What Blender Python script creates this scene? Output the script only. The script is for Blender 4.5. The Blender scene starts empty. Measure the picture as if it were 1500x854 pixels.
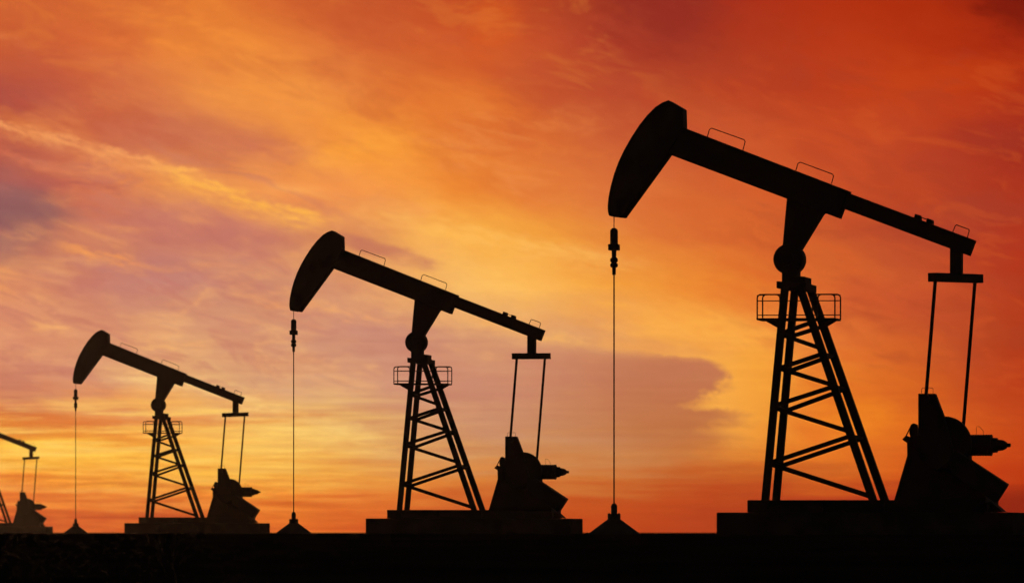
import bpy, bmesh, math
from mathutils import Vector, Matrix

scene = bpy.context.scene
COL = scene.collection
R = math.radians

# ------------------------------------------------------------------ scale
D0 = 100.0            # metres from the camera to the nearest pumpjack
S = 63.0              # drawing units per metre on that pumpjack's side elevation
EYE = 0.05            # the crest of the ground is level with the lens
F = S * D0
TH = R(12)            # every pumpjack stands turned by this much to the line of sight
ST, CT = math.sin(TH), math.cos(TH)

def P(px, py, Y=0.0):
    """side elevation drawing (units, y down, ground line 779) -> local metres"""
    u = (px - 1160) / S
    X = (u - Y * ST) / CT
    for _ in range(3):
        k = 1 + (Y * CT - X * ST) / D0
        X = (u * k - Y * ST) / CT
    k = 1 + (Y * CT - X * ST) / D0
    return Vector((X, Y, EYE + (779 - py) / S * k))

# ------------------------------------------------------------------ materials
def new_mat(name, col, rough, metal=0.0, var=0.25, scale=3.0, bump=0.0, bscale=40.0, col2=None):
    m = bpy.data.materials.new(name); m.use_nodes = True
    nt = m.node_tree; b = nt.nodes['Principled BSDF']
    tc = nt.nodes.new('ShaderNodeTexCoord')
    n = nt.nodes.new('ShaderNodeTexNoise'); n.inputs['Scale'].default_value = scale
    n.inputs['Detail'].default_value = 6
    nt.links.new(tc.outputs['Object'], n.inputs['Vector'])
    r = nt.nodes.new('ShaderNodeValToRGB')
    a = r.color_ramp.elements
    a[0].position, a[1].position = 0.35, 0.7
    a[0].color = (*[c * (1 - var) for c in col], 1)
    a[1].color = (*(col2 or [c * (1 + var) for c in col]), 1)
    nt.links.new(n.outputs['Fac'], r.inputs['Fac'])
    nt.links.new(r.outputs['Color'], b.inputs['Base Color'])
    b.inputs['Roughness'].default_value = rough
    b.inputs['Metallic'].default_value = metal
    b.inputs['Specular IOR Level'].default_value = 0.3
    if bump:
        n2 = nt.nodes.new('ShaderNodeTexNoise'); n2.inputs['Scale'].default_value = bscale
        n2.inputs['Detail'].default_value = 4
        nt.links.new(tc.outputs['Object'], n2.inputs['Vector'])
        bp = nt.nodes.new('ShaderNodeBump'); bp.inputs['Strength'].default_value = bump
        nt.links.new(n2.outputs['Fac'], bp.inputs['Height'])
        nt.links.new(bp.outputs['Normal'], b.inputs['Normal'])
    return m

PAINT = new_mat('dark_machine_paint', (0.014, 0.0135, 0.0135), 0.7, 0, 0.3, 2.2, 0.05, 30, (0.022, 0.016, 0.013))
STEEL = new_mat('oily_steel', (0.03, 0.03, 0.03), 0.6, 0.2, 0.3, 6.0)
CONC = new_mat('oil_stained_concrete', (0.035, 0.033, 0.031), 0.95, 0, 0.35, 1.5, 0.2, 25, (0.048, 0.044, 0.04))
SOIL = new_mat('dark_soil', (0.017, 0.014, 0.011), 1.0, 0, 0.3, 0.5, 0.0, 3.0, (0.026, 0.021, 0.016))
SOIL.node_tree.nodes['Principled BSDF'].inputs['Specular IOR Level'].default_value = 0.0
CONC.node_tree.nodes['Principled BSDF'].inputs['Specular IOR Level'].default_value = 0.1

# ------------------------------------------------------------------ mesh helpers
def link(name, bm, mat, parent=None, smooth=False):
    bmesh.ops.recalc_face_normals(bm, faces=bm.faces)
    me = bpy.data.meshes.new(name); bm.to_mesh(me); bm.free()
    me.materials.append(mat)
    if smooth:
        for p in me.polygons: p.use_smooth = True
        me.set_sharp_from_angle(angle=R(35))
    o = bpy.data.objects.new(name, me); COL.objects.link(o)
    if parent: o.parent = parent
    return o

def erode(poly, s):
    """narrow an outline by the sideways smear of its own thickness seen at an angle"""
    n = len(poly)
    area = sum(poly[i][0] * poly[(i+1) % n][1] - poly[(i+1) % n][0] * poly[i][1] for i in range(n))
    sg = 1 if area > 0 else -1
    edges = []
    for i in range(n):
        (x0, y0), (x1, y1) = poly[i], poly[(i+1) % n]
        nx = (y1 - y0) * sg
        L = math.hypot(x1-x0, y1-y0)
        d = 0 if abs(nx) < 0.04 * L else -math.copysign(s / 2, nx)
        edges.append(((x0 + d, y0), (x1 + d, y1), d))
    out = []
    for i in range(n):
        a, b = edges[i-1], edges[i]
        (x1, y1), (x2, y2) = a[0], a[1]
        (x3, y3), (x4, y4) = b[0], b[1]
        den = (x1-x2)*(y3-y4) - (y1-y2)*(x3-x4)
        if abs(a[2] - b[2]) < 1e-6 or abs(den) < 1e-3:
            out.append(b[0]); continue
        t = ((x1-x3)*(y3-y4) - (y1-y3)*(x3-x4)) / den
        q = (x1 + t*(x2-x1), y1 + t*(y2-y1))
        if math.hypot(q[0]-b[0][0], q[1]-b[0][1]) > 3 * s: q = b[0]
        out.append(q)
    return out

def prism(bm, poly, Y, t, bevel=0.008, er=True):
    s = t * ST * S
    pts = erode(poly, s) if er else poly
    f0 = [bm.verts.new(P(x, y, Y) + Vector((0, -t/2, 0))) for x, y in pts]
    f1 = [bm.verts.new(P(x, y, Y) + Vector((0, t/2, 0))) for x, y in pts]
    n = len(pts)
    fs = [bm.faces.new(f0), bm.faces.new(f1[::-1])]
    for i in range(n):
        fs.append(bm.faces.new((f0[i], f0[(i+1) % n], f1[(i+1) % n], f1[i])))
    bmesh.ops.recalc_face_normals(bm, faces=fs)
    if bevel:
        es = {e for f in fs for e in f.edges if e.is_manifold and e.calc_face_angle(0) > 0.6}
        bmesh.ops.bevel(bm, geom=list(es), offset=bevel, segments=1, affect='EDGES', clamp_overlap=True)

def bar(bm, a, b, w, h=None, up=None):
    """square bar from a to b (local metres): w in the frame's plane, h across it"""
    h = h or w
    a, b = Vector(a), Vector(b)
    d = (b - a); L = d.length; d.normalize()
    side = Vector(up or (0, 1, 0)); side = (side - d * side.dot(d)).normalized()
    oth = d.cross(side)
    vs = []
    for p in (a, b):
        for i, j in ((-1, -1), (1, -1), (1, 1), (-1, 1)):
            vs.append(bm.verts.new(p + side * h/2 * i + oth * w/2 * j))
    for q in ((0, 1, 2, 3), (7, 6, 5, 4), (0, 4, 5, 1), (1, 5, 6, 2), (2, 6, 7, 3), (3, 7, 4, 0)):
        bm.faces.new([vs[k] for k in q])

def tube(bm, pts, r, seg=8):
    pts = [Vector(p) for p in pts]; rings = []
    for i, p in enumerate(pts):
        if i == 0: d = pts[1] - p
        elif i == len(pts)-1: d = p - pts[i-1]
        else: d = (pts[i+1] - p).normalized() + (p - pts[i-1]).normalized()
        d.normalize()
        s = d.cross(Vector((0, 1, 0)))
        if s.length < 0.05: s = d.cross(Vector((1, 0, 0)))
        s.normalize(); t = d.cross(s)
        rings.append([bm.verts.new(p + (s * math.cos(a) + t * math.sin(a)) * r)
                      for a in (k * 2 * math.pi / seg for k in range(seg))])
    for a, b in zip(rings, rings[1:]):
        for k in range(seg):
            bm.faces.new((a[k], a[(k+1) % seg], b[(k+1) % seg], b[k]))
    bm.faces.new(rings[0][::-1]); bm.faces.new(rings[-1])

def lathe(bm, prof, base, axis, seg=24):
    """prof = [(distance along axis, radius)]"""
    axis = Vector(axis).normalized()
    s = axis.orthogonal().normalized(); t = axis.cross(s); rings = []
    for l, r in prof:
        c = base + axis * l; r = max(r, 1e-4)
        rings.append([bm.verts.new(c + (s * math.cos(a) + t * math.sin(a)) * r)
                      for a in (k * 2 * math.pi / seg for k in range(seg))])
    for a, b in zip(rings, rings[1:]):
        for k in range(seg):
            bm.faces.new((a[k], a[(k+1) % seg], b[(k+1) % seg], b[k]))
    bm.faces.new(rings[0][::-1]); bm.faces.new(rings[-1])

def disc(bm, px, py, r, Y, t, seg=48):
    c = P(px, py, Y); R_ = r / S
    b = 0.02
    lathe(bm, [(-t/2, R_-b), (-t/2+b, R_), (t/2-b, R_), (t/2, R_-b)], c, (0, 1, 0), seg)

def B(): return bmesh.new()

def empty(name, loc=(0, 0, 0)):
    o = bpy.data.objects.new(name, None); COL.objects.link(o); o.location = loc
    o.empty_display_size = 0.5
    return o

# ------------------------------------------------------------------ the pumpjack
jack = empty('pumpjack')
def part(name, bm, mat=PAINT, parent=None, smooth=False):
    return link(name, bm, mat, parent or jack, smooth)

# steel skid under tower and gearbox
b = B()
prism(b, [(1095.2, 732.5), (1464, 732.5), (1464, 750.3), (1095.2, 750.3)], 0.0, 1.9, 0.012)
for y in (-0.99, 0.99):                       # bolted lugs along the skid sides
    for px in (1120, 1200, 1290, 1380, 1440):
        prism(b, [(px, 736), (px+5, 736), (px+5, 748), (px, 748)], y, 0.06, 0, False)
skid = part('skid', b)

YN, YF = -0.6, 0.6      # near and far frames of the tower
SH = 0.0
legs = [(YN, (1150, 420), (1121, 734), 0.170), (YF, (1164.6, 420), (1136.8, 734), 0.170),
        (YN, (1171.5, 420), (1279, 734), 0.176), (YF, (1185.6, 420), (1296, 734), 0.180)]
for Y, a, c, w in legs:
    b = B(); bar(b, P(*a, Y), P(*c, Y), w, 0.12)
    q = P(*c, Y)
    bar(b, q + Vector((-0.14, 0, 0.012)), q + Vector((0.14, 0, 0.012)), 0.03, 0.2)   # foot plate
    part('leg', b)
W = 0.102
braces = [(YN, (1127, 678), (1246, 638.4), W), (YF, (1142, 683), (1263, 642.2), W), (YN, (1126, 678.5), (1277, 727.5), W+.008),
          (YN, (1134.3, 594), (1220.6, 566.3), W), (YF, (1148.7, 602.6), (1238, 570), W), (YN, (1134, 597), (1246, 632.6), W),
          (YN, (1139, 540.2), (1206, 518), W), (YF, (1154, 544.2), (1219, 521), W), (YN, (1139, 538.5), (1221, 564.5), W),
          (YN, (1143, 488.5), (1190, 472), W*.95), (YF, (1158.5, 493), (1205, 478.5), W*.95), (YN, (1143, 489.5), (1203, 510.6), W*.95)]
for Y, a, c, w in braces:
    b = B(); bar(b, P(*a, Y), P(*c, Y), w, 0.07)
    part('cross_brace', b)
# horizontals across the depth of the tower tie the two frames together
for (a, c) in (((1126.5, 678), (1142.3, 682)), ((1246, 638.5), (1263.2, 642)), ((1134.2, 594.5), (1149, 601)),
               ((1220.8, 566), (1238.4, 570)), ((1139.2, 539.5), (1154, 543.5)), ((1205, 518.5), (1219.8, 522)),
               ((1143.8, 489), (1158.7, 492.5))):
    b = B(); bar(b, P(*a, YN), P(*c, YF), 0.075, 0.075, (0, 0, 1))
    part('tie_bar', b)
# tower cap and bearing seat
b = B()
prism(b, [(1137.5, 413), (1196.3, 416.6), (1196.3, 427.9), (1137.5, 424.2)], 0.0, 1.35 * 0.9, 0.01)
b2 = b
prism(b2, [(1145.2, 406.2), (1188.7, 406.6), (1188.7, 418), (1145.2, 416)], 0.0, 0.8, 0.01)
prism(b2, [(1145.2, 394), (1173, 394), (1173, 410), (1145.2, 410)], 0.0, 0.5, 0.01)
part('tower_cap', b2)
b = B(); disc(b, 1157.0, 380.3, 22.2, 0.0, 0.42)
disc(b, 1157.0, 380.3, 9, 0.0, 0.62, 24)
part('center_bearing', b, smooth=True)
b = B()
prism(b, [(1153, 286), (1214, 310), (1207.7, 314.4), (1177.3, 364.2), (1172, 372), (1147, 372), (1146.3, 360.2)], 0.0, 0.34, 0.01)
part('saddle', b)

# service platform with rails
b = B()
prism(b, [(1108.5, 466.8), (1231.6, 466.8), (1231.6, 469.7), (1108.5, 469.7)], 0.0, 0.66, 0)
for Y, dx in ((-0.3, 0), (0.3, 0)):
    prism(b, [(1119.5, 469), (1150, 469), (1141, 480.5), (1138, 479.5)], Y, 0.03, 0, False)
    prism(b, [(1227, 469.5), (1200, 469.5), (1206, 480.5), (1209.5, 480)], Y, 0.03, 0, False)
plat = part('service_platform', b)
def arch(b, x0, x1, Y, l=True, r=True):
    yt, c = 431.4, 5.5
    pts = [P(x0, 468, Y)]
    for (cx, s, on) in ((x0 + c, -1, l), (x1 - c, 1, r)):
        if not on:
            pts.append(P(cx + s * c, yt, Y)); continue
        for k in range(6):
            a = math.pi / 2 * k / 5
            if s < 0: pts.append(P(cx - c * math.cos(a), yt + c - c * math.sin(a), Y))
            else: pts.append(P(cx + c * math.sin(a), yt + c - c * math.cos(a), Y))
    pts.append(P(x1, 468, Y))
    tube(b, pts, 0.0175)
for Y, dx, xs in ((-0.316, 0, (1109.3, 1142.5, 1190, 1222.8)), (0.316, 0, (1117.2, 1150, 1198, 1231))):
    b = B()
    arch(b, xs[0], xs[1], Y, True, True); arch(b, xs[2], xs[3], Y, True, True)
    for y in (440.7, 461.6): tube(b, [P(xs[0], y, Y), P(xs[3], y, Y)], 0.012)
    link('guard_rail', b, STEEL, plat)
for xa, xb in ((1109.3, 1117.2), (1222.8, 1231)):
    b = B()
    for y in (440.7, 461.6, 432.5):
        tube(b, [P(xa, y, -0.316), P(xb, y, 0.316)], 0.0085)
    tube(b, [P(xa, 467, -0.27), P(xa, 432.5, -0.27)], 0.0085)
    bar(b, P(xa, 440.7, -0.29), P(xa, 461.6, -0.25), 0.01)
    link('end_rail', b, STEEL, plat)

# walking beam (front girder, thinner rear girder)
b = B()
prism(b, [(975, 174.9), (1247.6, 281.2), (1232.0, 322.6), (960, 218.7)], 0.0, 0.40, 0.01)
for o_ in (-1, 1):                            # flange plates stand proud of the web
    prism(b, [(1010, 190.4), (1246, 282.5), (1244.5, 286.5), (1008.5, 194.5)], 0.215 * o_, 0.03, 0)
    prism(b, [(990, 227.0), (1232.6, 319.8), (1234, 316), (991.5, 223.2)], 0.215 * o_, 0.03, 0)
beam = part('walking_beam', b)
b = B()
prism(b, [(1235, 279.6), (1429.8, 353.6), (1420.6, 377.4), (1228, 304.2)], 0.0, 0.30, 0.01)
part('rear_beam', b)
def loop(pts, r=0.012):
    b = B(); tube(b, [P(x, y, 0.0) for x, y in pts], r, 6); return b
for pts in ([(1036.3, 200), (1039.3, 189.4), (1042.5, 187.4), (1090.0, 204.6), (1091.6, 207.5), (1088.4, 220)],
            [(1165.8, 250), (1168.8, 240), (1172.0, 237.9), (1219.0, 255.5), (1220.9, 258.4), (1217.8, 270)],
            [(1394.5, 341), (1398.5, 331.5), (1400.5, 330.9), (1417.6, 337.2), (1418.6, 339.2), (1416.0, 349)]):
    link('grab_rail', loop(pts), STEEL, beam)
for pts in ([(1337, 322), (1339.6, 313.9), (1349.6, 316.8), (1350.5, 326)], [(1355.2, 327), (1357, 320.2), (1367.3, 323.5), (1368, 331)]):
    b = B(); prism(b, pts, 0.0, 0.26, 0.006); link('beam_clamp', b, PAINT, beam)
b = B(); tube(b, [P(1348, 319.2), P(1358, 323)], 0.012); link('clamp_bolt', b, STEEL, beam)

# horsehead
head = [(892.2, 315.9), (916.7, 318.6), (983.2, 227.6), (1006.9, 190), (1006.0, 159.4), (985.7, 147.5), (980.5, 147.0), (970.8, 150.4),
        (960.3, 157), (948.7, 168.6), (937.0, 183), (924.4, 202.2), (914.1, 220.4), (906.2, 237.1), (899.6, 255.1), (894.6, 273),
        (891.4, 289.7), (890.3, 301.3), (890.5, 309)]
b = B(); prism(b, head, 0.0, 0.46, 0.012)
part('horsehead', b)

# bridle, carrier bar, clamps and rod
XW = 899.3
def lath_px(prof, mat, name, seg=20, parent=None):
    b = B(); base = P(XW, 779, 0); base.z = EYE
    k = 1 - base.x * ST / D0
    lathe(b, [((779 - y) / S * k, r / S) for y, r in prof], base, (0, 0, 1), seg)
    return part(name, b, mat, parent, True)
b = B()
for dy in (-0.04, 0.04): tube(b, [P(XW, 312, dy), P(XW, 337, dy)], 0.011)
part('bridle_cable', b, STEEL)
cb = lath_px([(357.8, 5.8), (337, 5.8), (335, 4.8), (333.4, 2.8), (332.8, 0.8)], PAINT, 'carrier_body')
b = B()
prism(b, [(890.7, 356.8), (907.9, 356.8), (907.9, 365.8), (890.7, 365.8)], 0, 0.2, 0.008); part('carrier_bar', b)
lath_px([(384, 3.3), (365, 3.6)], STEEL, 'load_cell')
lath_px([(384.3, 1.6), (383.4, 4.6), (381.6, 5.8), (378.6, 5.8), (376.6, 4.4), (376.2, 3)], PAINT, 'rod_clamp')
lath_px([(391.2, 3), (390.6, 4.6), (388.8, 5.8), (386, 5.8), (384.3, 4.4), (383.7, 1.6)], PAINT, 'rod_clamp')
lath_px([(401.6, 2.7), (390, 2.9)], STEEL, 'rod_socket')
lath_px([(741, 1.08), (400, 1.08)], STEEL, 'polished_rod', 10)

# tail bearing, equalizer, pitman arms
b = B(); prism(b, [(1390.2, 352), (1410.4, 358), (1410.0, 404), (1389.9, 404)], 0.0, 0.26, 0.008); part('tail_bearing', b)
YP = 1.25
b = B()
A1, A2 = P(1367.6, 407, -YP), P(1430.3, 409.3, YP)
d = (A2 - A1).normalized()
bar(b, A1 - d * 0.12, A2 + d * 0.12, 0.205, 0.2, (0, 0, 1))
part('equalizer', b)
for top, bot, Y in (((1369.2, 412), (1355.4, 584), -YP), ((1427.0, 412), (1408.8, 640), YP)):
    b = B(); bar(b, P(*top, Y), P(*bot, Y), 0.067, 0.09)
    c = P(*bot, Y); lathe(b, [(-0.08, 0.09), (0.08, 0.09)], c, (0, 1, 0), 20)
    part('pitman_arm', b)

# gearbox on its stand
b = B()
prism(b, [(1308, 733.5), (1327.2, 668), (1326.8, 648), (1332, 640), (1418, 636), (1424, 668), (1424, 674), (1440, 700), (1458, 734)], 0.0, 1.1, 0.012)
prism(b, [(1440, 731), (1455, 733), (1474, 749.6), (1440, 749.6)], 0.0, 0.6, 0)
part('gearbox_stand', b)
b = B(); disc(b, 1382.3, 650.2, 34.5, 0.0, 0.9); disc(b, 1382.3, 650.2, 39.6, -0.7, 0.16)
disc(b, 1382.3, 650.2, 12, 0.0, 2.1, 24)
gear = part('gearbox', b, smooth=True)
b = B(); tube(b, [P(x, y, -0.95) for x, y in [(1349.2, 580), (1349.2, 570), (1350.6, 568.6), (1364.4, 568.6), (1366, 570), (1366, 580)]], 0.006, 6)
link('lifting_eye', b, STEEL, gear)
for Y, nm in ((-0.95, 0), (0.95, 1)):
    b = B()
    if Y < 0: prism(b, [(1344, 577), (1371.2, 577), (1384, 611), (1400, 672), (1372, 690), (1344, 650)], Y, 0.24, 0.01)
    else: prism(b, [(1376, 668), (1366, 640), (1400, 622), (1411, 640), (1404, 668)], Y, 0.24, 0.01)
    arm = part('crank_arm', b)
    b = B(); prism(b, [(1477.4, 709.3), (1459.0, 738.0), (1392, 693.8), (1388, 676), (1398, 656.7), (1423.3, 673.5)], Y, 0.34, 0.012)
    link('counterweight', b, PAINT, arm)

# electric motor with its shaft end
b = B()
base = P(1400, 652.3, 0.0); ax = Vector((CT, 0.0, 0)) ; ax = P(1478, 652.3, 0) - base
prof = [(0, 15.0)]
x = 1402.0
while x < 1449:                               # cooling fins
    prof += [(x - 1400, 15.0), (x - 1400 + .6, 15.5), (x - 1400 + 2.4, 15.5), (x - 1400 + 3.0, 15.0)]; x += 4.0
prof += [(50, 15.6), (51.6, 15.6), (51.8, 10.9), (59.8, 10.6), (60.1, 8.3), (64, 8.0), (68, 7.4), (71.5, 5.6), (73.6, 4.2), (74, 2.8), (78.9, 2.8)]
lathe(b, [(l / S, r / S) for l, r in prof], base, ax, 32)
motor = part('motor', b, smooth=True)
b = B(); tube(b, [P(x, y, 0) for x, y in [(1428.9, 640), (1428.9, 625.4), (1433.4, 625.0), (1439, 631.5), (1439, 640)]], 0.0055, 6)
link('lifting_eye', b, STEEL, motor)
# brake lever at the front of the gearbox
b = B()
prism(b, [(1320.6, 643.8), (1326.5, 637.5), (1333, 640), (1333, 650), (1328, 649)], -0.2, 0.14, 0.004)
prism(b, [(1333.4, 622), (1338.2, 619.6), (1344, 622.5), (1346, 642), (1333, 642), (1331, 634)], -0.2, 0.14, 0.004)
tube(b, [P(1326, 640, -0.2), P(1334.5, 622.8, -0.2)], 0.015)
part('brake', b)

# ------------------------------------------------------------------ foundation and wellhead
b = B()
prism(b, [(1050.8, 750.5), (1511, 750.5), (1511, 786), (1050.8, 786)], 0.0, 2.5, 0.02)
fd = link('concrete_foundation', b, CONC)
wellbase = P(XW + .1, 779, 0); wellbase.z = 0
well = empty('wellhead')
def wl(prof, name, mat, seg=32):
    b = B(); lathe(b, [(EYE + (779 - y) / S * 1.0088, r / S) for y, r in prof], Vector((0, 0, 0)), (0, 0, 1), seg)
    return link(name, b, mat, well, True)
wl([(784.5, 41), (779, 35.4), (760.3, 9.8), (760, 4)], 'cellar_cone', CONC)
wl([(753, 4.7), (741, 4.7), (739, 4.0), (737.2, 2.6), (736.4, 1.2)], 'stuffing_box', STEEL)
b = B()
zf = lambda y: EYE + (779 - y) / S * 1.0088
lathe(b, [(zf(760.6), 9.6 / S), (zf(752.1), 9.6 / S)], Vector((0, 0, 0)), (0, 0, 1), 32)
for k in range(8):                            # bolt heads round the flange
    a = k * math.pi / 4
    lathe(b, [(zf(754), 0.012), (zf(750.8), 0.012)], Vector((math.cos(a) * .125, math.sin(a) * .125, 0)), (0, 0, 1), 6)
link('flange', b, STEEL, well, True)

# ------------------------------------------------------------------ the row of four
def kids(o): return [c for c in bpy.data.objects if c.parent == o]
def copy_tree(o, parent=None):
    c = o.copy(); COL.objects.link(c)
    if parent: c.parent = parent
    for ch in kids(o): copy_tree(ch, c)
    return c

row = [(1.0, 1160.0), (0.6962, 612.3), (0.466, 233.5), (0.294, -25.0)]
LJ = ['largest and nearest black pumpjack, at the right end of the row',
      'middle sized black pumpjack standing between the largest one and the smaller hazy one',
      'small dark brown pumpjack in light haze, third in the row, its whole frame in view',
      'smallest and farthest pumpjack, blurred brown in haze and cut off by the left edge']
LF = ['stepped concrete base under the largest pumpjack at the right, cut by the frame edge',
      'stepped concrete base under the middle sized pumpjack',
      'stepped concrete base under the small hazy brown pumpjack',
      'low concrete base under the farthest pumpjack cut off by the left edge']
LW = ['black conical wellhead on the ground under the horsehead of the largest pumpjack',
      'black conical wellhead under the rod of the middle sized pumpjack',
      'tiny conical wellhead under the rod of the small hazy brown pumpjack']
jk, fs, ws = [jack], [fd], [well]
for i in range(1, 4):
    jk.append(copy_tree(jack)); fs.append(copy_tree(fd))
    if i < 3: ws.append(copy_tree(well))
for i, (s, px) in enumerate(row):
    D = D0 / s; X = (px - 750) / F * D
    rz = -(TH + math.atan2(X, D))
    for o, lab, cat, grp in ((jk[i], LJ[i], 'pumpjack', 'pumpjacks in a row on the oil field'),
                             (fs[i], LF[i], 'foundation', 'concrete bases under the pumpjacks')):
        o.location = (X, D, 0); o.rotation_euler = (0, 0, rz)
        o['label'] = lab; o['category'] = cat; o['group'] = grp
    if i < 3:
        o = ws[i]; o['label'] = LW[i]; o['category'] = 'wellhead'; o['group'] = 'wellheads under the pumpjack rods'
        p = Matrix.Rotation(rz, 3, 'Z') @ wellbase
        o.location = (X + p.x, D + p.y, 0); o.rotation_euler = (0, 0, rz)

# ------------------------------------------------------------------ ground: a hollow by the camera rising to a flat field
def gz(x, y):
    t = min(max((y - 6) / 64.0, 0), 1); t = t * t * (3 - 2 * t)
    far = min(max((y - 450) / 1000, 0), 1)
    return -1.25 * (1 - t) - 0.4 * far
xs = [-900, -500, -300, -200] + [-150 + 5 * i for i in range(61)] + [200, 300, 500, 900]
ys = [-900, -500, -300, -120, -60, -30, -15] + [-8 + 2 * i for i in range(50)] + [100 + 20 * i for i in range(20)] + [520, 600, 750, 900]
b = B()
g = [[b.verts.new((x, y, gz(x, y))) for x in xs] for y in ys]
for j in range(len(ys)-1):
    for i in range(len(xs)-1):
        b.faces.new((g[j][i], g[j][i+1], g[j+1][i+1], g[j+1][i]))
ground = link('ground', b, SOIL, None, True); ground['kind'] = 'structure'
if ground.data.polygons[0].normal.z < 0: ground.data.flip_normals()

# ------------------------------------------------------------------ haze
b = B(); bmesh.ops.create_cube(b, size=1)
for v in b.verts:
    v.co = Vector((v.co.x * 1840, v.co.y * 1840, -2.4 if v.co.z < 0 else 10.9))
hm = bpy.data.materials.new('thin_dust_haze'); hm.use_nodes = True
nt = hm.node_tree; nt.nodes.remove(nt.nodes['Principled BSDF'])
pv = nt.nodes.new('ShaderNodeVolumePrincipled')
pv.inputs['Color'].default_value = (0.95, 0.85, 0.72, 1)
pv.inputs['Density'].default_value = HAZE = 0.00009
pv.inputs['Anisotropy'].default_value = 0.9
nt.links.new(pv.outputs['Volume'], nt.nodes['Material Output'].inputs['Volume'])
haze = link('haze', b, hm); haze['kind'] = 'stuff'

# ------------------------------------------------------------------ sky: sunset clouds by direction
world = bpy.data.worlds.new('World'); scene.world = world; world.use_nodes = True
nt = world.node_tree; nt.nodes.clear()
N = nt.nodes.new; L = nt.links.new
def sock(v, inp):
    if isinstance(v, (int, float)): inp.default_value = v
    elif isinstance(v, tuple): inp.default_value = v
    else: L(v, inp)
def M(op, a, b=0.0, c=0.0, clamp=False):
    n = N('ShaderNodeMath'); n.operation = op; n.use_clamp = clamp
    sock(a, n.inputs[0]); sock(b, n.inputs[1])
    if op in ('MULTIPLY_ADD', 'COMPARE', 'SMOOTH_MIN', 'SMOOTH_MAX'): sock(c, n.inputs[2])
    return n.outputs[0]
def MR(v, a, b_, c=0.0, d=1.0, smooth=True):
    n = N('ShaderNodeMapRange'); n.interpolation_type = 'SMOOTHSTEP' if smooth else 'LINEAR'; n.clamp = True
    sock(v, n.inputs[0]); sock(a, n.inputs[1]); sock(b_, n.inputs[2]); sock(c, n.inputs[3]); sock(d, n.inputs[4])
    return n.outputs[0]
def lin(c):
    return tuple((x/255/12.92 if x/255 <= .04045 else ((x/255+.055)/1.055)**2.4) for x in c) + (1.0,)
def mix(f, a, b_, mode='MIX'):
    n = N('ShaderNodeMix'); n.data_type = 'RGBA'; n.blend_type = mode; n.clamp_factor = True
    sock(f, n.inputs[0]); sock(a, n.inputs[6]); sock(b_, n.inputs[7]); return n.outputs[2]
def vec(x, y, z=0.0):
    n = N('ShaderNodeCombineXYZ'); sock(x, n.inputs[0]); sock(y, n.inputs[1]); sock(z, n.inputs[2]); return n.outputs[0]
cache = {}
def noise(tilt, sx, sy, z=0.0, detail=4, rough=0.55, dist=0.0):
    """fractal noise over the sky, stretched sx by sy units along a line that falls `tilt` to the right"""
    key = (tilt, sx, sy, z, detail, rough, dist)
    if key in cache: return cache[key]
    mp = N('ShaderNodeMapping'); mp.vector_type = 'TEXTURE'
    mp.inputs['Location'].default_value = (-750.0 / F - z * .37, 779.0 / F - z * .23, 0.0)
    mp.inputs['Rotation'].default_value = (0.0, 0.0, -math.atan(tilt))
    mp.inputs['Scale'].default_value = (sx / F, sy / F, 1.0)
    L(flat.outputs['Vector'], mp.inputs['Vector'])
    n = N('ShaderNodeTexNoise'); n.noise_dimensions = '2D'
    n.inputs['Scale'].default_value = 1; n.inputs['Detail'].default_value = max(2.0, min(detail, math.log2(sx / 2.2)))
    n.inputs['Roughness'].default_value = rough; n.inputs['Distortion'].default_value = dist
    L(mp.outputs['Vector'], n.inputs['Vector'])
    cache[key] = M('SUBTRACT', n.outputs['Fac'], 0.5)
    return cache[key]

tc = N('ShaderNodeTexCoord')
flat = N('ShaderNodeMapping'); flat.vector_type = 'POINT'; flat.inputs['Rotation'].default_value = (-math.pi / 2, 0, 0)
L(tc.outputs['Generated'], flat.inputs['Vector'])
sp = N('ShaderNodeSeparateXYZ'); L(tc.outputs['Generated'], sp.inputs[0])
dx, dy, dz = sp.outputs
az = M('ARCTAN2', dx, dy); el = M('ARCSINE', dz)
X0 = M('MULTIPLY_ADD', az, F, 750.0)          # cloud deck coordinates, 110 units to a degree
Y0 = M('MULTIPLY_ADD', el, -F, 779.0)
# wind-blown warp: weaker and more sideways near the horizon
low = MR(Y0, 560.0, 700.0)
# streak direction tilts down to the right in the upper left
w1 = noise(0.28, 260.0, 95.0, 1.3, 10, .62)
w2 = noise(0.28, 200.0, 70.0, 7.9, 10, .62)
w3 = noise(0.0, 210.0, 17.0, 3.1, 9, .66)
amp = MR(Y0, 560.0, 700.0, 1.0, 0.25)
Xw = M('ADD', X0, M('MULTIPLY', M('MULTIPLY', w1, 125.0), amp))
Yw = M('ADD', M('ADD', Y0, M('MULTIPLY', M('MULTIPLY', w2, 78.0), amp)),
       M('MULTIPLY', w3, MR(Y0, 430.0, 640.0, 0.0, 84.0)))

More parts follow.
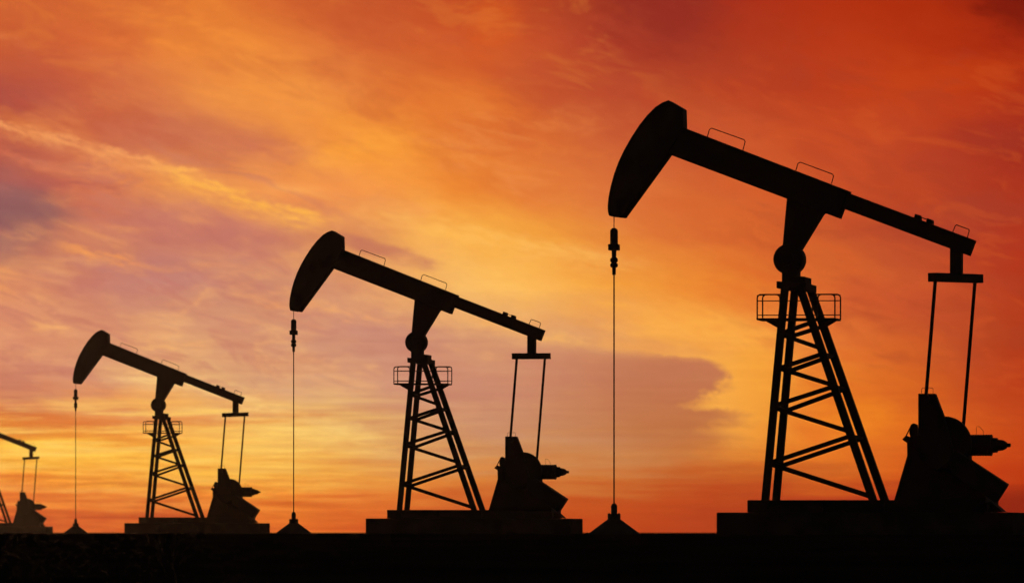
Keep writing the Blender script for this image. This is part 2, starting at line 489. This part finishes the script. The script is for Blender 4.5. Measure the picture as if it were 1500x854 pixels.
rows = {
 -260: [(120,60,40)]*6 + [(110,44,34)]*6 + [(100,30,22)]*4,
 -80: [(185,80,46),(190,84,46),(200,94,46),(205,98,46),(195,88,42),(180,76,40),(175,70,38),(172,62,32),(155,54,32),(140,46,30),(130,40,28),(145,42,24),(155,42,18),(150,40,16),(145,36,15),(110,26,14)],
 12: [(205,95,48),(208,98,50),(226,120,52),(229,126,50),(215,105,48),(200,88,44),(197,82,42),(199,78,32),(180,68,36),(158,54,34),(150,47,34),(172,50,26),(178,50,18),(176,48,15),(170,44,14),(128,28,14)],
 70: [(200,92,50),(205,92,52),(225,115,55),(242,142,58),(228,125,55),(215,105,52),(205,92,45),(208,88,40),(195,78,42),(172,60,40),(158,52,34),(176,58,30),(184,56,24),(186,57,20),(178,48,16),(160,40,16)],
 140: [(176,80,65),(198,90,60),(212,112,68),(232,138,68),(246,152,65),(228,130,62),(226,118,50),(222,110,44),(205,92,42),(184,72,46),(185,70,38),(180,62,34),(186,62,30),(192,66,28),(192,60,22),(175,50,22)],
 210: [(192,88,62),(200,100,70),(205,112,78),(212,125,82),(226,136,75),(250,156,55),(242,146,56),(222,112,48),(218,110,52),(202,92,52),(200,88,50),(205,86,42),(198,76,36),(195,72,36),(180,60,32),(155,42,30)],
 280: [(146,90,90),(202,104,80),(218,125,82),(234,148,78),(242,150,82),(245,150,75),(248,155,65),(235,130,45),(228,125,58),(218,112,58),(215,105,50),(210,95,45),(202,82,42),(192,72,36),(178,62,36),(172,50,28)],
 350: [(150,98,98),(212,126,90),(200,122,98),(202,125,105),(210,130,95),(212,132,88),(250,176,85),(250,176,75),(248,168,62),(225,122,55),(222,115,52),(215,100,44),(200,88,45),(188,75,42),(170,62,42),(180,52,26)],
 420: [(232,152,95),(208,128,100),(195,125,112),(205,138,115),(215,150,110),(215,145,110),(235,165,95),(255,198,108),(252,178,80),(245,160,60),(240,145,55),(232,125,45),(222,110,48),(205,90,45),(190,72,38),(178,52,24)],
 490: [(220,142,110),(222,150,106),(215,145,112),(218,152,112),(208,140,112),(205,140,118),(200,132,115),(226,162,108),(212,145,105),(226,154,96),(252,172,72),(245,155,65),(228,115,50),(205,92,42),(190,78,40),(175,58,26)],
 560: [(208,128,92),(215,145,115),(230,170,115),(238,185,118),(215,158,120),(215,155,118),(208,145,118),(205,138,112),(208,142,110),(198,128,98),(194,116,85),(246,160,60),(235,128,40),(220,105,35),(200,82,35),(185,58,24)],
 625: [(218,115,50),(240,145,60),(238,148,65),(240,160,75),(246,186,98),(235,180,100),(212,150,105),(205,145,110),(205,145,105),(205,140,95),(194,120,80),(235,145,55),(238,128,38),(235,122,32),(212,88,28),(195,68,24)],
 665: [(252,180,60),(255,192,65),(255,185,65),(252,180,70),(250,184,82),(238,172,90),(222,158,95),(212,145,90),(208,140,85),(208,135,78),(200,118,62),(225,130,45),(235,125,38),(225,110,35),(205,80,24),(195,62,20)],
 700: [(232,125,40),(246,152,45),(252,175,62),(255,190,70),(250,178,65),(238,158,65),(230,140,58),(222,130,55),(212,125,58),(205,112,50),(195,92,38),(200,92,34),(222,108,30),(220,98,28),(205,68,20),(190,55,16)],
 730: [(225,105,35),(222,108,38),(228,115,38),(235,125,42),(238,130,42),(232,122,45),(220,110,40),(208,98,40),(202,90,34),(198,82,30),(192,72,26),(185,68,28),(190,68,28),(185,60,28),(170,48,20),(150,36,14)],
 765: [(195,75,30),(208,85,38),(200,80,34),(205,88,36),(225,105,35),(222,98,35),(208,82,34),(202,76,28),(200,78,26),(195,70,24),(185,66,28),(180,62,26),(178,58,24),(170,50,22),(155,38,18),(140,30,14)],
}
t = M('DIVIDE', M('ADD', Xw, 100.0), 1700.0, clamp=True)
col = None; ky = sorted(rows)
for i, y in enumerate(ky):
    r = N('ShaderNodeValToRGB'); r.color_ramp.interpolation = 'B_SPLINE'
    cs = rows[y]; els = r.color_ramp.elements
    while len(els) < 16: els.new(0.5)
    for k in range(16):
        els[k].position = (k * 100 + 100) / 1700.0; 
    for k in range(16): els[k].color = lin(cs[k])
    L(t, r.inputs[0])
    if col is None: col = r.outputs[0]
    else: col = mix(MR(Yw, float(ky[i-1]), float(y), 0.0, 1.0, False), col, r.outputs[0])

def blob(cx, cy, rx, ry, c, amt, tilt=0.0, seed=0.0, rag=0.9, hard=0.35):
    """a patch of cloud with a ragged outline"""
    global col
    ux = M('SUBTRACT', X0, float(cx)); uy = M('SUBTRACT', M('SUBTRACT', Y0, float(cy)), M('MULTIPLY', ux, tilt))
    a = M('DIVIDE', ux, float(rx)); b_ = M('DIVIDE', uy, float(ry))
    d = M('SQRT', M('ADD', M('MULTIPLY', a, a), M('MULTIPLY', b_, b_)))
    n = noise(*((0.2,) if cy < 520 else (0.04,)), *((124.0, 27.0) if rx >= 125 else (68.0, 21.0)), 6.1, 8, .68)
    d = M('ADD', d, M('MULTIPLY', n, rag * 2))
    col = mix(M('MULTIPLY', MR(d, hard, 1.25, 1.0, 0.0), amt), col, lin(c))
def ridge(tilt, sx, sy, z, sharp):
    n = noise(tilt, sx, sy, z, 8, .66, .4)
    return M('POWER', M('SUBTRACT', 1.0, M('MULTIPLY', M('ABSOLUTE', n), 2.6), clamp=True), sharp)
def region(x0, x1, fx, y0, y1, fy):
    return M('MULTIPLY', M('MULTIPLY', MR(X0, x0 - fx, x0 + fx), MR(X0, x1 - fx, x1 + fx, 1.0, 0.0)),
             M('MULTIPLY', MR(Y0, y0 - fy, y0 + fy), MR(Y0, y1 - fy, y1 + fy, 1.0, 0.0)))

blob(15, 150, 90, 22, (172, 78, 68), .45, .1, 2)
blob(285, 338, 170, 34, (194, 114, 104), .6, .15, 3)
blob(565, 368, 80, 14, (196, 116, 92), .75, .3, 4)
blob(250, 400, 200, 26, (194, 124, 114), .55, .05, 5)
blob(300, 200, 150, 30, (200, 104, 76), .45, .1, 6)
blob(660, 520, 200, 40, (204, 137, 112), .35, .1, 7)
blob(1450, 205, 80, 26, (160, 50, 34), .6, .1, 8)
blob(1450, 310, 80, 28, (168, 60, 40), .6, .1, 9)
blob(1370, 240, 60, 16, (174, 58, 38), .4, -.1, 10)
blob(1500, 0, 80, 60, (120, 24, 12), .7, 0, 11)
blob(1390, 118, 170, 26, (198, 66, 20), .5, -.1, 12)
blob(975, 18, 90, 70, (144, 42, 34), .5, 0, 13)
blob(790, 130, 90, 46, (188, 74, 46), .45, .3, 14)
blob(720, 50, 40, 60, (216, 92, 34), .5, 0, 15)
blob(300, 62, 110, 34, (242, 142, 56), .5, .25, 16)
blob(400, 120, 90, 40, (244, 150, 64), .5, .4, 17)
blob(1010, 480, 150, 32, (255, 176, 74), .6, .15, 18)
blob(1100, 560, 60, 60, (250, 168, 62), .6, 0, 19)
blob(1255, 610, 60, 34, (240, 134, 34), .6, 0, 20)
blob(1130, 350, 160, 40, (214, 100, 44), .4, .3, 21)
blob(1300, 440, 110, 34, (196, 78, 44), .45, .2, 22)
blob(60, 620, 110, 16, (216, 106, 46), .55, .05, 23)
blob(1490, 738, 90, 24, (146, 36, 16), .7, 0, 24, .5)
blob(1180, 690, 120, 16, (188, 84, 34), .5, 0, 25)

# broken cloud in layers: mauve undersides, lit filaments, low streaks
nA = noise(0.28, 170.0, 40.0, 71.0, 9, .66, .5)
col = mix(M('MULTIPLY', MR(nA, .02, .12), M('MULTIPLY', region(-400, 480, 160, 225, 575, 45), .42)), col, lin((194, 112, 100)))
rB = ridge(0.28, 190.0, 46.0, 77.0, 5.0)
gB = MR(noise(0.0, 150.0, 70.0, 79.0, 3, .5), -.05, .12)
col = mix(M('MULTIPLY', M('MULTIPLY', rB, gB), M('MULTIPLY', region(-400, 850, 200, 150, 590, 60), .38)), col,
          mix(MR(Y0, 200.0, 480.0), lin((244, 150, 78)), lin((248, 182, 112))))
rC = ridge(0.03, 330.0, 20.0, 83.0, 2.5)
gC = noise(0.0, 260.0, 14.0, 87.0, 8, .66)
lowr = region(-600, 520, 160, 590, 790, 22)
col = mix(M('MULTIPLY', M('MULTIPLY', rC, MR(gC, -.08, .1)), M('MULTIPLY', lowr, .72)), col,
          mix(MR(Y0, 670.0, 770.0), lin((255, 206, 100)), lin((240, 128, 44))))
col = mix(M('MULTIPLY', MR(gC, -.02, -.16), M('MULTIPLY', lowr, .42)), col, mix(MR(Y0, 640.0, 760.0), lin((226, 120, 44)), lin((186, 66, 28))))
nD = noise(0.28, 150.0, 44.0, 91.0, 9, .68, .4)
col = mix(M('MULTIPLY', MR(nD, .0, .16), M('MULTIPLY', region(1080, 3000, 120, 60, 560, 60), .30)), col, lin((168, 62, 38)))
col = mix(M('MULTIPLY', MR(nD, -.02, -.16), M('MULTIPLY', region(1000, 3000, 120, 100, 700, 60), .22)), col, lin((222, 96, 38)))
nE = noise(0.28, 210.0, 66.0, 97.0, 9, .66, .4)
topr = region(-600, 960, 120, -200, 250, 60)
col = mix(M('MULTIPLY', MR(nE, .02, .16), M('MULTIPLY', topr, .24)), col, lin((190, 78, 48)))
col = mix(M('MULTIPLY', MR(nE, -.02, -.14), M('MULTIPLY', topr, .16)), col, lin((246, 148, 60)))

blob(-5, 308, 120, 42, (142, 92, 92), .85, .05, 1, .5)
blob(40, 270, 70, 12, (176, 92, 84), .5, .1, 1, .5)
# lit wisps: a crest line through points, thickness, colour, strength
def cubic(pts):
    """least squares cubic through the points"""
    A = [[sum(t ** (i + j) for t, _ in pts) for j in range(4)] + [sum(y * t ** i for t, y in pts)] for i in range(4)]
    for i in range(4):
        p = max(range(i, 4), key=lambda q: abs(A[q][i])); A[i], A[p] = A[p], A[i]
        for q in range(4):
            if q != i:
                f = A[q][i] / A[i][i]; A[q] = [a - f * b_ for a, b_ in zip(A[q], A[i])]
    return [A[i][4] / A[i][i] for i in range(4)]
def wisp(pts, sig, c, amt, seed, ax=0.35):
    global col
    x0, x1 = pts[0][0], pts[-1][0]
    tt = M('DIVIDE', M('SUBTRACT', X0, x0), x1 - x0, clamp=True)
    k0, k1, k2, k3 = cubic([((x - x0) / (x1 - x0), y) for x, y in pts])
    yc = M('MULTIPLY_ADD', M('MULTIPLY_ADD', M('MULTIPLY_ADD', tt, k3, k2), tt, k1), tt, k0)
    nx = noise(0.0, 46.0, 16.0, 2.0, 9, .7)
    dyy = M('SUBTRACT', M('ADD', Y0, M('MULTIPLY', nx, 34.0)), yc)
    up = M('DIVIDE', dyy, M('MAXIMUM', M('MULTIPLY', M('SIGN', dyy), sig[1]), sig[0]))   # sharp above, soft below
    g_ = M('POWER', 2.718, M('MULTIPLY', M('MULTIPLY', up, up), -1.0))
    win = M('MULTIPLY', MR(X0, x0, x0 + (x1-x0)*ax), MR(X0, x1 - (x1-x0)*ax, x1, 1.0, 0.0))
    tex = MR(noise(0.3 if pts[0][1] < 450 else 0.1, 42.0, 8.0, 4.4, 8, .72), -0.18, 0.12, 0.22, 1.0)
    col = mix(M('MULTIPLY', M('MULTIPLY', g_, win), M('MULTIPLY', tex, amt)), col, lin(c))
wisp([(-150, 150), (0, 184), (110, 207), (210, 240), (300, 262), (360, 285)], (5, 16), (242, 156, 92), 1.0, 2.0, .2)
wisp([(200, 236), (270, 258), (350, 288), (430, 310), (520, 326)], (6, 20), (255, 180, 78), 1.0, 9.0, .25)
wisp([(60, 350), (110, 366), (160, 376), (240, 396)], (4, 10), (246, 160, 88), .75, 5.0)
wisp([(470, 300), (600, 322), (740, 350), (880, 375), (1000, 400)], (8, 24), (255, 188, 92), .6, 12.0)
wisp([(170, 505), (230, 510), (290, 508), (335, 494)], (9, 8), (246, 182, 110), .6, 14.0)
wisp([(35, 470), (70, 478), (95, 484), (120, 490)], (9, 9), (248, 178, 108), .7, 15.0)
wisp([(120, 548), (200, 555), (280, 562), (370, 592), (460, 612)], (8, 9), (255, 208, 128), .85, 16.0)
wisp([(330, 620), (430, 630), (520, 645), (600, 672)], (8, 12), (250, 200, 110), .7, 17.0)
wisp([(-80, 200), (0, 222), (60, 245), (150, 272)], (5, 9), (222, 122, 84), .5, 18.0)
wisp([(240, 438), (290, 441), (330, 447)], (5, 5), (240, 170, 110), .55, 19.0)
wisp([(-100, 395), (-40, 400), (0, 404), (60, 412)], (12, 16), (246, 165, 95), .6, 20.0)
wisp([(380, 505), (470, 418), (560, 440), (680, 470)], (12, 12), (250, 178, 100), .0, 21.0)

wisp([(-40, 52), (0, 58), (30, 68), (62, 90)], (5, 8), (222, 118, 72), .55, 23.0)
wisp([(240, 236), (330, 222), (420, 232), (520, 268)], (14, 18), (205, 112, 84), .5, 24.0)
wisp([(60, 265), (110, 268), (150, 274), (200, 290)], (7, 5), (180, 88, 80), .7, 25.0)
wisp([(400, 255), (460, 238), (540, 214), (640, 206)], (14, 20), (255, 166, 62), .55, 26.0)
wisp([(380, 285), (420, 276), (460, 282), (500, 296)], (6, 9), (252, 174, 92), .5, 27.0)
wisp([(120, 380), (200, 396), (300, 392), (420, 410)], (6, 7), (224, 146, 96), .5, 28.0)
wisp([(380, 445), (440, 440), (520, 462), (600, 470)], (7, 9), (246, 172, 104), .6, 29.0)
wisp([(330, 425), (380, 440), (430, 452), (480, 452)], (7, 8), (240, 164, 100), .5, 30.0)
wisp([(640, 455), (740, 478), (830, 497), (920, 512)], (9, 9), (252, 186, 96), .6, 31.0)
wisp([(420, 600), (480, 622), (530, 634), (590, 650)], (6, 8), (248, 200, 118), .6, 32.0)

# grey-mauve cloud bank with a lit scalloped right edge
e1 = noise(0.0, 30.0, 12.0, 31.0, 8, .68)
Ye = M('ADD', Y0, M('MULTIPLY', e1, 22.0)); Xe = M('ADD', X0, M('MULTIPLY', e1, 52.0))
te = M('DIVIDE', M('SUBTRACT', Ye, 500.0), 190.0, clamp=True)
edge = N('ShaderNodeFloatCurve'); cv = edge.mapping.curves[0]
ep = [(500, 895), (518, 955), (527, 1035), (545, 1062), (565, 1058), (582, 1030), (597, 1020), (605, 1078), (620, 1070), (632, 1052), (642, 1072), (655, 1055), (690, 1020)]
while len(cv.points) < len(ep): cv.points.new(.5, .5)
for p, (y, x) in zip(cv.points, ep): p.location = ((y - 500) / 190, (x - 800) / 400)
edge.mapping.update()
L(te, edge.inputs['Value'])
de = M('SUBTRACT', Xe, M('MULTIPLY_ADD', edge.outputs[0], 400.0, 800.0))
soft = MR(Y0, 550.0, 620.0, 14.0, 48.0)
ins = MR(de, M('MULTIPLY', soft, -1.0), soft)
win = M('MULTIPLY', MR(Y0, 505.0, 535.0), MR(Y0, 610.0, 690.0, 1.0, 0.0))
inner = mix(MR(Y0, 500.0, 680.0), lin((194, 118, 86)), lin((192, 112, 58)))
outer = mix(MR(X0, 1040.0, 1130.0), lin((250, 172, 72)), lin((246, 160, 58)))
near_in = M('MULTIPLY', win, MR(X0, 690.0, 1010.0))
near_in = M('MULTIPLY', near_in, MR(X0, 1090.0, 1180.0, 1.0, 0.0))
col = mix(M('MULTIPLY', near_in, 0.9), col, mix(ins, inner, outer))
col = mix(M('MULTIPLY', M('MULTIPLY', MR(M('ABSOLUTE', M('SUBTRACT', M('ADD', Y0, M('MULTIPLY', e1, 14.0)), M('MULTIPLY_ADD', X0, 0.12, 396.0))), 2.0, 16.0, 1.0, 0.0),
          M('MULTIPLY', MR(X0, 850.0, 900.0), MR(X0, 1000.0, 1050.0, 1.0, 0.0))), 0.45), col, lin((246, 168, 84)))

# fine cloud texture
up_ = MR(Y0, 480.0, 640.0, 1.0, 0.0)
f1 = noise(0.28, 120.0, 30.0, 41.0, 10, .7)
f2 = noise(0.0, 230.0, 11.0, 47.0, 9, .66)
f3 = noise(0.0, 50.0, 26.0, 52.0, 9, .72)
left = MR(X0, 540.0, 900.0, 1.0, 0.42)
tex = M('ADD', M('MULTIPLY', f1, M('MULTIPLY', up_, 0.25)), M('MULTIPLY', f2, MR(Y0, 400.0, 640.0, 0.06, 0.6)))
tex = M('MULTIPLY', M('ADD', tex, M('MULTIPLY', f3, 0.13)), left)
gain = M('ADD', tex, 1.0)
g0, g1, g2 = (M('MULTIPLY_ADD', tex, k_, 1.0) for k_ in (0.7, 1.5, 1.2))
gg = N('ShaderNodeCombineColor'); L(g0, gg.inputs[0]); L(g1, gg.inputs[1]); L(g2, gg.inputs[2])
col = mix(1.0, col, gg.outputs[0], 'MULTIPLY')

# away from the sunset the sky is plain late dusk
bgc = N('ShaderNodeBackground'); L(col, bgc.inputs['Color']); bgc.inputs['Strength'].default_value = 1.0
sky = N('ShaderNodeTexSky'); sky.sky_type = 'NISHITA'; sky.sun_disc = False
sky.sun_elevation = R(1.0); sky.sun_rotation = R(-5.0); sky.altitude = 200; sky.dust_density = 3
bgs = N('ShaderNodeBackground'); L(sky.outputs[0], bgs.inputs['Color']); bgs.inputs['Strength'].default_value = 0.05
m1 = M('MULTIPLY', MR(M('ABSOLUTE', az), R(9), R(32), 1.0, 0.0), MR(el, R(7.6), R(17), 1.0, 0.0))
ms = N('ShaderNodeMixShader'); L(m1, ms.inputs[0]); L(bgs.outputs[0], ms.inputs[1]); L(bgc.outputs[0], ms.inputs[2])
wo = N('ShaderNodeOutputWorld'); L(ms.outputs[0], wo.inputs['Surface'])
world.cycles.sampling_method = 'MANUAL'; world.cycles.sample_map_resolution = 1024

# the sun has just sunk into the cloud behind the field
sd = bpy.data.lights.new('sun', 'SUN'); sd.energy = 0.27; sd.angle = R(6); sd.color = (1, .55, .27)
so = bpy.data.objects.new('sun', sd); COL.objects.link(so)
so.rotation_euler = (R(-89.2), 0, R(14.0))   # low behind the left end of the row
so.location = (-60, 300, 40)

# ------------------------------------------------------------------ camera
cd = bpy.data.cameras.new('camera'); cam = bpy.data.objects.new('camera', cd); COL.objects.link(cam)
cam.location = (0, 0, EYE); cam.rotation_euler = (R(90), 0, 0)
cd.sensor_width = 36; cd.lens = 36 * F / 1500
cd.shift_y = (779 - 427) / 1500
cd.clip_start = 0.1; cd.clip_end = 6000
cd.dof.use_dof = True; cd.dof.focus_distance = 116; cd.dof.aperture_fstop = 1.9
scene.camera = cam

scene.render.engine = 'CYCLES'
scene.cycles.use_denoising = True
scene.cycles.max_bounces = 2; scene.cycles.diffuse_bounces = 1; scene.cycles.glossy_bounces = 1;
scene.cycles.use_adaptive_sampling = True; scene.cycles.adaptive_threshold = 0.03; scene.cycles.adaptive_min_samples = 16; scene.cycles.volume_bounces = 0
scene.cycles.transparent_max_bounces = 16
v = scene.view_settings; v.view_transform = 'Standard'; v.look = 'None'; v.exposure = 0; v.gamma = 1
v.use_curve_mapping = False
